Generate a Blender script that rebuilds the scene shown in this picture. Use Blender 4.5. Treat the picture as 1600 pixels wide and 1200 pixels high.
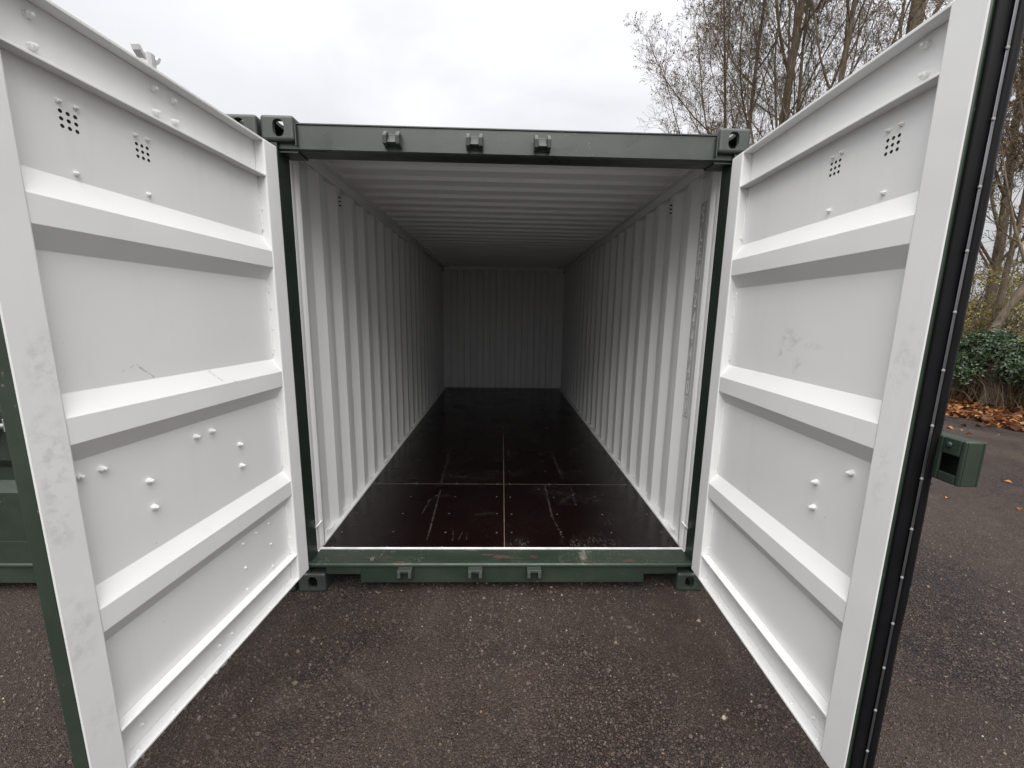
import bpy, bmesh, math, random
from mathutils import Vector, Matrix
RAD = math.radians
for o in list(bpy.data.objects): bpy.data.objects.remove(o)
scene = bpy.context.scene
COL = scene.collection

# ------------------------------------------------------------------ camera
cam_d = bpy.data.cameras.new('camera'); cam = bpy.data.objects.new('camera', cam_d); COL.objects.link(cam)
scene.camera = cam
cam_d.sensor_fit = 'HORIZONTAL'; cam_d.sensor_width = 36.0; cam_d.lens = 36.0 * 626.17 / 1600.0
cam_d.clip_start = 0.05; cam_d.clip_end = 2000
_y, _p, _r = 0.0267517, -0.1699783, 0.0159792
_f = Vector((math.sin(_y)*math.cos(_p), math.cos(_y)*math.cos(_p), math.sin(_p)))
_r0 = Vector((math.cos(_y), -math.sin(_y), 0)); _u0 = _r0.cross(_f)
_rt = _r0*math.cos(_r) + _u0*math.sin(_r); _up = -_r0*math.sin(_r) + _u0*math.cos(_r)
cam.matrix_world = Matrix(((_rt.x, _up.x, -_f.x, -0.0252), (_rt.y, _up.y, -_f.y, -2.1712), (_rt.z, _up.z, -_f.z, 1.645), (0, 0, 0, 1)))

# ------------------------------------------------------------------ sky (overcast)
SUN_EL, SUN_AZ = 58.0, 183.0          # veiled sun, high behind the camera
world = bpy.data.worlds.new('World'); scene.world = world; world.use_nodes = True
wt = world.node_tree; wt.nodes.clear()
def wn(t, **k):
    n = wt.nodes.new(t)
    for a, b in k.items(): setattr(n, a, b)
    return n
def wl(a, b): wt.links.new(a, b)
wo = wn('ShaderNodeOutputWorld'); bg = wn('ShaderNodeBackground'); wl(bg.outputs[0], wo.inputs[0])
sky = wn('ShaderNodeTexSky', sky_type='NISHITA'); sky.sun_disc = False
sky.sun_elevation = RAD(SUN_EL); sky.sun_rotation = RAD(SUN_AZ); sky.dust_density = 4.0
sk = wn('ShaderNodeMixRGB', blend_type='MULTIPLY'); sk.inputs[0].default_value = 1; wl(sky.outputs[0], sk.inputs[1]); sk.inputs[2].default_value = (.1, .1, .1, 1)
tc = wn('ShaderNodeTexCoord'); sep = wn('ShaderNodeSeparateXYZ'); wl(tc.outputs['Generated'], sep.inputs[0])
# overcast luminance: (1 + 2 sin(elevation)) / 3, horizon to zenith
mx = wn('ShaderNodeMath', operation='MAXIMUM'); wl(sep.outputs[2], mx.inputs[0]); mx.inputs[1].default_value = 0
ma = wn('ShaderNodeMath', operation='MULTIPLY_ADD'); wl(mx.outputs[0], ma.inputs[0]); ma.inputs[1].default_value = 1.2; ma.inputs[2].default_value = .56
mp = wn('ShaderNodeMapping'); wl(tc.outputs['Generated'], mp.inputs[0]); mp.inputs['Scale'].default_value = (1, 1, 2.2)
nz = wn('ShaderNodeTexNoise'); wl(mp.outputs[0], nz.inputs[0]); nz.inputs['Scale'].default_value = 1.7; nz.inputs['Detail'].default_value = 5; nz.inputs['Distortion'].default_value = .5
mr = wn('ShaderNodeMapRange'); wl(nz.outputs[0], mr.inputs[0]); mr.inputs[1].default_value = .3; mr.inputs[2].default_value = .7; mr.inputs[3].default_value = .78; mr.inputs[4].default_value = 1.07
mm = wn('ShaderNodeMath', operation='MULTIPLY'); wl(ma.outputs[0], mm.inputs[0]); wl(mr.outputs[0], mm.inputs[1])
cc = wn('ShaderNodeMixRGB', blend_type='MULTIPLY'); cc.inputs[0].default_value = 1; cc.inputs[1].default_value = (.985, .99, 1.03, 1); wl(mm.outputs[0], cc.inputs[2])
mix = wn('ShaderNodeMixRGB'); mix.inputs[0].default_value = .95; wl(sk.outputs[0], mix.inputs[1]); wl(cc.outputs[0], mix.inputs[2])
wl(mix.outputs[0], bg.inputs[0]); bg.inputs[1].default_value = 0.27

# ------------------------------------------------------------------ sun (veiled) and exposure
sun_d = bpy.data.lights.new('sun', 'SUN'); sun = bpy.data.objects.new('sun', sun_d); COL.objects.link(sun)
sun_d.energy = 1.5; sun_d.angle = RAD(72); sun_d.color = (1, .98, .95)
_sd = Vector((math.sin(RAD(SUN_AZ))*math.cos(RAD(SUN_EL)), math.cos(RAD(SUN_AZ))*math.cos(RAD(SUN_EL)), math.sin(RAD(SUN_EL))))
sun.rotation_euler = _sd.to_track_quat('Z', 'Y').to_euler()
vs = scene.view_settings
vs.view_transform = 'Standard'; vs.look = 'None'; vs.gamma = 1; vs.use_curve_mapping = False; vs.exposure = 1.86
scene.render.engine = 'CYCLES'
scene.cycles.max_bounces = 6; scene.cycles.diffuse_bounces = 2; scene.cycles.glossy_bounces = 2

# ================================================================== materials
class NT:
    def __init__(s, name):
        s.m = bpy.data.materials.new(name); s.m.use_nodes = True; s.t = s.m.node_tree
        s.b = s.t.nodes['Principled BSDF']; s.tc = None
    def n(s, t, **k):
        n = s.t.nodes.new(t)
        for a, b in k.items(): setattr(n, a, b)
        return n
    def set(s, sock, v):
        if hasattr(v, 'links'): s.t.links.new(v, sock)
        elif isinstance(v, (tuple, list)) and len(v) == 3 and sock.type == 'RGBA': sock.default_value = (*v, 1)
        else: sock.default_value = v
    def coord(s, which='Object', scale=(1, 1, 1), loc=(0, 0, 0), rot=(0, 0, 0)):
        if s.tc is None: s.tc = s.n('ShaderNodeTexCoord')
        o = s.tc.outputs[which]
        if scale == (1, 1, 1) and loc == (0, 0, 0) and rot == (0, 0, 0): return o
        m = s.n('ShaderNodeMapping'); s.set(m.inputs[0], o); m.inputs['Scale'].default_value = scale
        m.inputs['Location'].default_value = loc; m.inputs['Rotation'].default_value = rot; return m.outputs[0]
    def noise(s, scale, detail=4, rough=.5, vec=None, dist=0, out=0):
        n = s.n('ShaderNodeTexNoise'); s.set(n.inputs[0], vec or s.coord()); n.inputs['Scale'].default_value = scale
        n.inputs['Detail'].default_value = detail; n.inputs['Roughness'].default_value = rough; n.inputs['Distortion'].default_value = dist
        return n.outputs[out]
    def voro(s, scale, feature='F1', out='Distance', vec=None, rand=1):
        n = s.n('ShaderNodeTexVoronoi', feature=feature); s.set(n.inputs[0], vec or s.coord()); n.inputs['Scale'].default_value = scale
        n.inputs['Randomness'].default_value = rand; return n.outputs[out]
    def math(s, op, a, b=0, c=None, clamp=False):
        n = s.n('ShaderNodeMath', operation=op, use_clamp=clamp); s.set(n.inputs[0], a); s.set(n.inputs[1], b)
        if c is not None: s.set(n.inputs[2], c)
        return n.outputs[0]
    def rng(s, v, a, b, c=0, d=1):
        n = s.n('ShaderNodeMapRange'); s.set(n.inputs[0], v)
        for i, q in enumerate((a, b, c, d)): s.set(n.inputs[i+1], q)
        return n.outputs[0]
    def mix(s, f, a, b, mode='MIX'):
        n = s.n('ShaderNodeMixRGB', blend_type=mode); s.set(n.inputs[0], f); s.set(n.inputs[1], a); s.set(n.inputs[2], b); return n.outputs[0]
    def ramp(s, v, stops, interp='LINEAR'):
        n = s.n('ShaderNodeValToRGB'); s.set(n.inputs[0], v); r = n.color_ramp; r.interpolation = interp
        while len(r.elements) < len(stops): r.elements.new(.5)
        for e, (p, c) in zip(r.elements, stops): e.position = p; e.color = (*c, 1)
        return n.outputs[0]
    def bump(s, h, strength=.5, dist=.01, prev=None):
        n = s.n('ShaderNodeBump'); s.set(n.inputs['Height'], h); n.inputs['Strength'].default_value = strength; n.inputs['Distance'].default_value = dist
        if prev is not None: s.set(n.inputs['Normal'], prev)
        return n.outputs[0]
    def seg(s, xy, a, b, w):
        """soft 1..0 mask round the 2-D segment a-b (metres), half width w; xy = (x socket, y socket)"""
        dx, dy = b[0]-a[0], b[1]-a[1]; L = dx*dx+dy*dy or 1e-9
        px = s.math('SUBTRACT', xy[0], a[0]); py = s.math('SUBTRACT', xy[1], a[1])
        t = s.math('DIVIDE', s.math('ADD', s.math('MULTIPLY', px, dx), s.math('MULTIPLY', py, dy)), L, clamp=True)
        ex = s.math('SUBTRACT', px, s.math('MULTIPLY', t, dx)); ey = s.math('SUBTRACT', py, s.math('MULTIPLY', t, dy))
        d = s.math('SQRT', s.math('ADD', s.math('MULTIPLY', ex, ex), s.math('MULTIPLY', ey, ey)))
        return s.rng(d, w, 0, 0, 1)
    def sep(s, v):
        n = s.n('ShaderNodeSeparateXYZ'); s.set(n.inputs[0], v); return n.outputs
    def out(s, col=None, rough=None, normal=None, metal=None, spec=None):
        if col is not None: s.set(s.b.inputs['Base Color'], col)
        if rough is not None: s.set(s.b.inputs['Roughness'], rough)
        if normal is not None: s.set(s.b.inputs['Normal'], normal)
        if metal is not None: s.set(s.b.inputs['Metallic'], metal)
        if spec is not None: s.set(s.b.inputs['Specular IOR Level'], spec)
        return s.m

def white_paint(name, base=(.80, .80, .785), smudges=(), scuffs=(), dirt=.35):
    """sprayed off-white steel paint; smudges = (x,z,rx,rz,strength) in object x/z, scuffs = segments in object x/z"""
    t = NT(name)
    big = t.noise(1.3, 3); fine = t.noise(55, 3, .6)
    c = t.mix(t.rng(big, .35, .7), base, tuple(q*.955 for q in base))
    st = t.noise(2.2, 4, .6, t.coord(scale=(6, 6, .7)))
    c = t.mix(t.rng(st, .58, .8, 0, dirt*.5), c, (.55, .55, .53))
    sp = t.voro(19, out='Distance'); sn = t.noise(7, 2)
    spk = t.math('MULTIPLY', t.rng(sp, .05, .035), t.rng(sn, .62, .68), clamp=True)
    c = t.mix(t.math('MULTIPLY', spk, .6), c, (.2, .18, .16))
    s_ = t.sep(t.coord()); brk = t.rng(t.noise(26, 4, .65), .46, .62); brk2 = t.rng(t.noise(60, 3, .6), .42, .6)
    for (x, z, rx, rz, k) in smudges:
        ax = t.math('DIVIDE', t.math('SUBTRACT', s_[0], x), rx); az = t.math('DIVIDE', t.math('SUBTRACT', s_[2], z), rz)
        d = t.math('ADD', t.math('MULTIPLY', ax, ax), t.math('MULTIPLY', az, az))
        c = t.mix(t.math('MULTIPLY', t.math('MULTIPLY', t.rng(d, 1, .2), brk), k*.55), c, (.40, .385, .36))
    for (a, b, w, k) in scuffs:
        c = t.mix(t.math('MULTIPLY', t.math('MULTIPLY', t.seg((s_[0], s_[2]), a, b, w), brk2), k), c, (.24, .23, .21))
    nb = t.bump(fine, .06, .002); nb = t.bump(t.noise(9, 2), .06, .01, nb); nb = t.bump(t.noise(2.4, 2), .10, .05, nb)
    return t.out(c, t.rng(t.noise(4, 3), .3, .7, .42, .58), nb, spec=.4)

def green_paint(name, base=(.0155, .0250, .0165), worn=0.0, rough=.34):
    t = NT(name)
    c = t.mix(t.rng(t.noise(2.1, 4), .35, .7), base, tuple(q*1.25+.004 for q in base))
    dust = t.rng(t.noise(6, 5, .65), .5, .85, 0, .22)
    c = t.mix(dust, c, (.075, .078, .066))
    nick = t.math('MULTIPLY', t.rng(t.voro(48), .20, .13), t.rng(t.noise(9, 4, .6), .56, .62), clamp=True)
    c = t.mix(t.math('MULTIPLY', nick, .7), c, (.16, .13, .11))
    if worn:
        s_ = t.sep(t.coord())
        patch = t.rng(t.noise(3.4, 6, .65, t.coord(scale=(1, .6, .6))), .645, .675)
        up = t.rng(t.sep(t.n('ShaderNodeNewGeometry').outputs['Normal'])[2], .5, .8)
        c = t.mix(t.math('MULTIPLY', t.math('MULTIPLY', patch, up), .6), c, (.22, .20, .17))
        chips = t.math('MULTIPLY', t.rng(t.voro(75), .30, .2), t.rng(t.noise(5, 4, .6), .50, .60), clamp=True)
        c = t.mix(t.math('MULTIPLY', t.math('MULTIPLY', chips, up), .55), c, (.20, .20, .165))
        rust = t.rng(t.noise(4.4, 5, .6, t.coord(scale=(1, 4, 1))), .62, .67)
        c = t.mix(t.math('MULTIPLY', t.math('MULTIPLY', rust, up), .55), c, (.14, .055, .045))
    nb = t.bump(t.noise(70, 3), .06, .002); nb = t.bump(t.noise(8, 3), .08, .01, nb)
    return t.out(c, t.rng(t.noise(7, 4), .3, .7, rough-.06, rough+.14), nb, spec=.55)

M = {}
M['white'] = white_paint('white_paint')
M['white_bolt'] = white_paint('white_bolt_paint', (.82, .82, .80), dirt=.1)
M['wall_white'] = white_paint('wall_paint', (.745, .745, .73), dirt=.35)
M['stile_left'] = white_paint('stile_paint_worn', smudges=((1.085, 1.50, .05, .12, .55), (1.10, 1.27, .05, .14, .6), (1.112, 1.09, .04, .13, .6), (1.11, .74, .05, .16, .5), (1.09, .42, .05, .1, .35)))
M['stile_right'] = white_paint('stile_paint_handled', smudges=((1.085, 1.56, .035, .09, .4), (1.06, 1.5, .03, .07, .35), (1.07, 1.2, .03, .12, .3)))
M['panel_left'] = white_paint('panel_paint_scuffed', scuffs=(((.848, 1.448), (.80, 1.462), .006, .5), ((.80, 1.462), (.745, 1.412), .005, .8), ((.51, 1.40), (.48, 1.36), .008, .5), ((.42, 1.35), (.40, 1.32), .006, .5)))
M['panel_right'] = white_paint('panel_paint_fingermarked', smudges=((.545, 1.567, .075, .055, .75), (.49, 1.502, .03, .03, .7), (.60, 1.456, .03, .05, .6), (.67, 1.546, .06, .02, .45)))
M['green'] = green_paint('green_paint')
M['green_sill'] = green_paint('green_paint_worn', (.0150, .0255, .0165), worn=1.0, rough=.42)
M['green_head'] = green_paint('green_paint_sky_sheen', (.023, .030, .0235), rough=.30)  # header green lightened and greyed: sky sheen put into the base colour
M['green_cast'] = green_paint('green_paint_cast', (.028, .036, .029), rough=.42)
def simple(name, col, rough=.5, metal=0, noise=None, spec=.5):
    t = NT(name); c = t.mix(t.rng(t.noise(noise or 12, 4), .3, .7), col, tuple(q*.72 for q in col))
    return t.out(c, rough, t.bump(t.noise(60, 3), .1, .002), metal, spec)
M['rubber'] = simple('black_rubber', (.0045, .0045, .0055), .55, noise=20, spec=.14)
M['steel'] = simple('dull_strip_steel', (.22, .22, .23), .45, 1.0)
M['galv'] = simple('galvanised_steel', (.62, .63, .64), .40, .85, 25)
M['cam'] = simple('pale_zinc', (.66, .66, .65), .6, .1)
M['hole'] = simple('dark_hole', (.004, .004, .004), .9)
M['letter'] = simple('pale_stencil_paint', (.90, .90, .89), .5)
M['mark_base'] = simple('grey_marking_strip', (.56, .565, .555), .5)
M['joint'] = simple('beige_joint_sealant', (.17, .125, .09), .7)
M['screw'] = simple('worn_screw_head', (.20, .18, .17), .5, .5)

# floor: film-faced plywood
def floor_mat():
    t = NT('dark_film_faced_plywood')
    c = t.mix(t.rng(t.noise(1.7, 4), .35, .7), (.0042, .0016, .0015), (.0062, .0030, .0028))
    s_ = t.sep(t.coord()); xy = (s_[0], s_[1])
    brk = t.rng(t.noise(45, 3, .6), .40, .58); cl = t.rng(t.noise(9, 4, .6), .42, .6)
    lines = [((-.532, 1.04), (-.504, .28), .006, .75), ((-.606, .63), (-.59, .86), .006, .5), ((-.59, .86), (-.545, .94), .006, .55), ((-.545, .94), (-.45, .935), .012, .4),
             ((-.845, 1.29), (-.66, 1.29), .01, .4), ((-.845, 1.29), (-.83, 1.50), .008, .3), ((-.83, 1.52), (-.70, 1.55), .012, .25), ((-.548, 1.2), (-.585, 2.2), .012, .45), ((-.58, 2.2), (-.50, 3.3), .03, .2),
             ((.367, 1.15), (.362, .60), .008, .55), ((.362, .60), (.40, .30), .01, .35), ((.591, 1.14), (.575, .78), .008, .45), ((.43, .80), (.575, .775), .004, .4), ((.47, .83), (.60, .98), .014, .35),
             ((.545, 1.3), (.53, 2.1), .016, .3), ((-.346, .38), (-.337, .27), .005, .6), ((-.281, .37), (-.30, .27), .004, .5), ((-.25, .36), (-.246, .28), .004, .4), ((-.56, 1.33), (-.30, 1.335), .007, .35), ((-.20, .62), (-.08, .64), .02, .2)]
    for a, b, w, k in lines: c = t.mix(t.math('MULTIPLY', t.math('MULTIPLY', t.seg(xy, a, b, w*1.5), brk), k*.7), c, (.13, .115, .10))
    blobs = [((.31, 1.05), .09, .35), ((.5, 1.0), .16, .22), ((.72, .9), .14, .18), ((.10, .21), .10, .4), ((.62, .22), .16, .3), ((.45, .2), .1, .25), ((.78, .55), .12, .16), ((-.40, 1.3), .18, .2), ((-.15, 1.35), .14, .2), ((.55, 1.45), .08, .2), ((.1, 1.4), .1, .14), ((-.05, 2.0), .2, .06), ((.08, 2.2), .1, .1)]
    fine = t.rng(t.noise(38, 5, .7, t.coord(scale=(2.2, .7, 1))), .5, .68)
    for p, r, k in blobs: c = t.mix(t.math('MULTIPLY', t.math('MULTIPLY', t.seg(xy, p, p, r*1.2), fine), min(1, k*1.9)), c, (.13, .115, .10))
    rough = t.rng(t.noise(3.5, 4), .3, .7, .17, .32)
    return t.out(c, rough, t.bump(t.noise(2.5, 2), .03, .01), spec=.30)
M['floor'] = floor_mat()

def tarmac():
    t = NT('coarse_tarmac')
    co = t.coord(); s_ = t.sep(co)
    warp = t.mix(.012, co, t.noise(30, 2, out=1), 'ADD')
    big = t.noise(.9, 4, .55); bigm = t.rng(t.noise(.62, 5, .6, dist=.6), .42, .62)       # coarse where 1, dusty where 0
    cell = t.voro(68, out='Color', vec=warp); edge = t.voro(68, 'DISTANCE_TO_EDGE', vec=warp)
    cell2 = t.voro(185, out='Color', vec=warp); edge2 = t.voro(185, 'DISTANCE_TO_EDGE', vec=warp)
    cs = t.sep(cell); cs2 = t.sep(cell2)
    stones = t.ramp(cs[0], [(0, (.026, .020, .020)), (.3, (.050, .039, .038)), (.65, (.080, .063, .059)), (.95, (.112, .088, .078)), (.99, (.17, .13, .10)), (1, (.26, .21, .16))])
    grit = t.ramp(cs2[0], [(0, (.032, .024, .020)), (.4, (.064, .049, .040)), (.88, (.094, .073, .059)), (.98, (.135, .108, .085)), (1, (.26, .22, .18))])
    stones = t.mix(t.rng(edge, .02, .20, .95, 0), stones, (.010, .008, .008))
    grit = t.mix(t.rng(edge2, .01, .18, .85, 0), grit, (.014, .011, .010))
    c = t.mix(t.rng(t.math('ADD', bigm, t.math('MULTIPLY', t.math('SUBTRACT', t.noise(14, 3), .5), .9)), .3, .7), grit, stones)
    c = t.mix(t.rng(big, .42, .68, 0, .5), c, (.082, .060, .047))
    c = t.mix(1.0, c, t.ramp(t.noise(.35, 3), [(.3, (.86, .79, .80)), (.7, (1.06, .94, .86))]), 'MULTIPLY')
    c = t.mix(t.rng(t.noise(1.9, 6, .7, dist=.8), .50, .66, 0, .55), c, (.036, .028, .026))
    c = t.mix(t.rng(t.noise(2.7, 6, .7, t.coord(loc=(7, 3, 0)), dist=.6), .55, .70, 0, .5), c, (.105, .080, .063))
    wob = t.math('ADD', s_[1], t.math('MULTIPLY', t.math('SUBTRACT', t.noise(6, 3), .5), .06))
    crack = t.math('MAXIMUM', t.seg((s_[0], wob), (2.6, 1.5), (3.15, -.15), .016), t.seg((s_[0], wob), (3.15, -.15), (3.3, -1.2), .012))
    c = t.mix(t.math('MULTIPLY', crack, .75), c, (.012, .010, .010))
    # wet sheen in patches, as old tarmac after rain
    rough = t.rng(t.noise(1.4, 4), .35, .65, .62, .82)
    h1 = t.math('MULTIPLY', t.rng(edge, 0, .28), t.math('ADD', .45, t.math('MULTIPLY', cs[1], .75)))
    h2 = t.math('MULTIPLY', t.rng(edge2, 0, .3), t.math('ADD', .4, t.math('MULTIPLY', cs2[1], .6)))
    nb = t.bump(h2, 1.0, .006)
    n = t.n('ShaderNodeBump'); t.set(n.inputs['Height'], h1); t.set(n.inputs['Strength'], t.rng(bigm, 0, 1, .35, 1.0)); n.inputs['Distance'].default_value = .015; t.set(n.inputs['Normal'], nb)
    return t.out(c, rough, n.outputs[0], spec=.35)
M['tarmac'] = tarmac()
def island(name, stops, rough=.6, trans=0.0, spec=.3):
    t = NT(name); g = t.n('ShaderNodeNewGeometry'); c = t.ramp(g.outputs['Random Per Island'], stops)
    t.out(c, rough, spec=spec)
    if trans:
        tr = t.n('ShaderNodeBsdfTranslucent'); t.set(tr.inputs[0], c); ms = t.n('ShaderNodeMixShader'); ms.inputs[0].default_value = trans
        t.t.links.new(t.b.outputs[0], ms.inputs[1]); t.t.links.new(tr.outputs[0], ms.inputs[2])
        t.t.links.new(ms.outputs[0], t.t.nodes['Material Output'].inputs[0])
    return t.m
M['stones'] = island('loose_chippings', [(0, (.036, .028, .028)), (.45, (.064, .050, .048)), (.88, (.092, .073, .064)), (.96, (.13, .10, .078)), (.982, (.19, .11, .065)), (.994, (.25, .20, .15)), (1, (.40, .37, .32))], .75)
M['litter'] = island('fallen_leaves', [(0, (.05, .022, .012)), (.3, (.12, .045, .018)), (.55, (.21, .075, .026)), (.75, (.30, .12, .04)), (.9, (.36, .19, .07)), (1, (.42, .27, .12))], .6, .1)
M['tree_leaf'] = island('withered_leaves', [(0, (.07, .042, .025)), (.4, (.14, .075, .038)), (.7, (.22, .11, .05)), (.88, (.18, .15, .05)), (1, (.25, .20, .07))], .6, .25)
M['hedge_leaf'] = island('yellowing_leaves', [(0, (.10, .085, .03)), (.35, (.19, .17, .05)), (.65, (.28, .24, .075)), (.85, (.34, .27, .11)), (1, (.26, .16, .08))], .55, .3)
M['ivy'] = island('ivy_leaves', [(0, (.014, .028, .010)), (.5, (.025, .048, .016)), (.85, (.040, .070, .025)), (1, (.075, .095, .035))], .38, .08, .5)
M['grass'] = island('dry_stems', [(0, (.10, .07, .04)), (.5, (.20, .15, .09)), (1, (.33, .26, .17))], .7)
def bark():
    t = NT('tree_bark'); v = t.coord(scale=(9, 9, 2))
    n = t.noise(2.2, 6, .65, v)
    c = t.ramp(n, [(.3, (.062, .047, .035)), (.5, (.145, .113, .084)), (.7, (.23, .185, .14))])
    c = t.mix(t.rng(t.noise(.9, 4), .48, .66, 0, .6), c, (.13, .118, .062))
    return t.out(c, .85, t.bump(n, .8, .03), spec=.2)
M['bark'] = bark()
def soil():
    t = NT('leafy_soil'); c = t.ramp(t.noise(14, 6, .7), [(.3, (.022, .013, .009)), (.5, (.060, .032, .018)), (.7, (.12, .060, .028))])
    return t.out(c, .9, t.bump(t.noise(20, 5, .7), 1, .05))
M['soil'] = soil()

# ================================================================== mesh helpers
class MB:
    def __init__(s): s.v = []; s.f = []; s.m = []
    def face(s, idx, m=0): s.f.append(tuple(idx)); s.m.append(m)
    def box(s, x0, x1, y0, y1, z0, z1, m=0, fm=None):
        """fm: material per side, keys 'x-','x+','y-','y+','z-','z+'"""
        fm = fm or {}; b = len(s.v)
        if x0 > x1: x0, x1 = x1, x0
        if y0 > y1: y0, y1 = y1, y0
        if z0 > z1: z0, z1 = z1, z0
        s.v += [(x, y, z) for z in (z0, z1) for y in (y0, y1) for x in (x0, x1)]
        for k, q in (('z-', (0, 2, 3, 1)), ('z+', (4, 5, 7, 6)), ('y-', (0, 1, 5, 4)), ('y+', (2, 6, 7, 3)), ('x-', (0, 4, 6, 2)), ('x+', (1, 3, 7, 5))):
            s.face([b+i for i in q], fm.get(k, m))
        return s
    def sheet(s, pa, pb, fn, t0, t1, ma=0, mb=1, mc=1):
        """closed slab between two equally long polylines pa (front) and pb (back), swept from t0 to t1; fn(p, t) -> xyz"""
        n = len(pa); b = len(s.v)
        for t in (t0, t1): s.v += [fn(p, t) for p in pa] + [fn(p, t) for p in pb]
        A0, B0, A1, B1 = b, b+n, b+2*n, b+3*n
        for i in range(n-1):
            s.face((A0+i, A0+i+1, A1+i+1, A1+i), ma); s.face((B0+i+1, B0+i, B1+i, B1+i+1), mb)
            s.face((A0+i+1, A0+i, B0+i, B0+i+1), mc); s.face((A1+i, A1+i+1, B1+i+1, B1+i), mc)
        s.face((A0, A1, B1, B0), mc); s.face((A0+n-1, B0+n-1, B1+n-1, A1+n-1), mc)
        return s
    def prism(s, poly, fn, t0, t1, m=0):
        n = len(poly); b = len(s.v); s.v += [fn(p, t0) for p in poly] + [fn(p, t1) for p in poly]
        for i in range(n): j = (i+1) % n; s.face((b+i, b+j, b+n+j, b+n+i), m)
        s.face(range(b+n-1, b-1, -1), m); s.face(range(b+n, b+2*n), m); return s
    def tube(s, pts, rad, k=8, m=0, cap=True):
        pts = [Vector(p) for p in pts]; n = len(pts); b = len(s.v)
        if not hasattr(rad, '__len__'): rad = [rad]*n
        prev = None
        for i, p in enumerate(pts):
            d = (pts[min(i+1, n-1)] - pts[max(i-1, 0)])
            d = d.normalized() if d.length > 1e-9 else Vector((0, 0, 1))
            a = prev - d*prev.dot(d) if prev is not None else d.orthogonal()
            if a.length < 1e-6: a = d.orthogonal()
            a.normalize(); c = d.cross(a); prev = a
            for j in range(k):
                w = 2*math.pi*j/k; s.v.append(tuple(p + (a*math.cos(w) + c*math.sin(w))*rad[i]))
        for i in range(n-1):
            for j in range(k):
                j2 = (j+1) % k; s.face((b+i*k+j, b+i*k+j2, b+(i+1)*k+j2, b+(i+1)*k+j), m)
        if cap: s.face(range(b+k-1, b-1, -1), m); s.face(range(b+(n-1)*k, b+n*k), m)
        return s
    def lathe(s, prof, org, ax, k=10, m=0):
        """prof = (radius, distance along ax)"""
        ax = Vector(ax).normalized(); a = ax.orthogonal().normalized(); c = ax.cross(a); o = Vector(org); b = len(s.v)
        for r, h in prof:
            for j in range(k): w = 2*math.pi*j/k; s.v.append(tuple(o + ax*h + (a*math.cos(w)+c*math.sin(w))*r))
        for i in range(len(prof)-1):
            for j in range(k): j2 = (j+1) % k; s.face((b+i*k+j, b+i*k+j2, b+(i+1)*k+j2, b+(i+1)*k+j), m)
        s.face(range(b+k-1, b-1, -1), m); s.face(range(b+(len(prof)-1)*k, b+len(prof)*k), m); return s
    def mesh(s, name, mats, fix=True, smooth=False):
        me = bpy.data.meshes.new(name); me.from_pydata(s.v, [], s.f)
        for q in mats: me.materials.append(q)
        me.polygons.foreach_set('material_index', s.m)
        if fix:
            bm = bmesh.new(); bm.from_mesh(me); bmesh.ops.recalc_face_normals(bm, faces=bm.faces); bm.to_mesh(me); bm.free()
        if smooth: me.polygons.foreach_set('use_smooth', [True]*len(me.polygons))
        me.update(); return me
def link(name, data, parent=None, **props):
    o = bpy.data.objects.new(name, data); COL.objects.link(o)
    if parent is not None: o.parent = parent
    for k, v in props.items(): o[k] = v
    return o
def bevel(o, w=.003, seg=2, ang=40):
    b = o.modifiers.new('bevel', 'BEVEL'); b.width = w; b.segments = seg; b.limit_method = 'ANGLE'; b.angle_limit = RAD(ang); return o
def part(name, mb, mats, parent, bev=0, smooth=False, **props):
    if not isinstance(mats, (list, tuple)): mats = [mats]
    o = link(name, mb.mesh(name, mats, smooth=smooth), parent, **props)
    if bev: bevel(o, bev)
    return o
def thing(name, label, cat, loc=(0, 0, 0), group=None):
    o = link(name, None); o.location = loc; o['label'] = label; o['category'] = cat
    if group: o['group'] = group
    return o

# ================================================================== ground
g = MB(); g.v = [(-300, -300, 0), (300, -300, 0), (300, 300, 0), (-300, 300, 0)]; g.face((0, 1, 2, 3))
ground = part('ground', g, M['tarmac'], None, kind='structure')
rnd = random.Random(4)
bk = MB()                                   # earth bank under the hedge, with a ragged edge
ys = [-30 + i*.5 for i in range(161)]; prev = None
for y in ys:
    e = 8.15 + .16*math.sin(y*1.1) + .10*math.sin(y*2.9+1) + rnd.uniform(-.07, .07) + max(0, y-9)*.02
    row = []
    for d, h in ((0, .004), (.4, .05), (1.0, .12), (2.2, .28), (5, .5), (12, .6), (60, .6)):
        bk.v.append((e+d, y, h + (rnd.uniform(-.03, .03) if .3 < d < 8 else 0))); row.append(len(bk.v)-1)
    if prev:
        for i in range(6): bk.face((prev[i], prev[i+1], row[i+1], row[i]))
    prev = row
part('earth_bank', bk, M['soil'], None, kind='structure')
def bank_h(x, y):
    d = x - 8.15 - max(0, y-9)*.02
    for (a, ha), (b, hb) in zip(((0, .004), (.4, .05), (1.0, .12), (2.2, .28), (5, .5), (12, .6)), ((.4, .05), (1.0, .12), (2.2, .28), (5, .5), (12, .6), (60, .6))):
        if a <= d < b: return ha + (hb-ha)*(d-a)/(b-a)
    return 0.004

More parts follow.
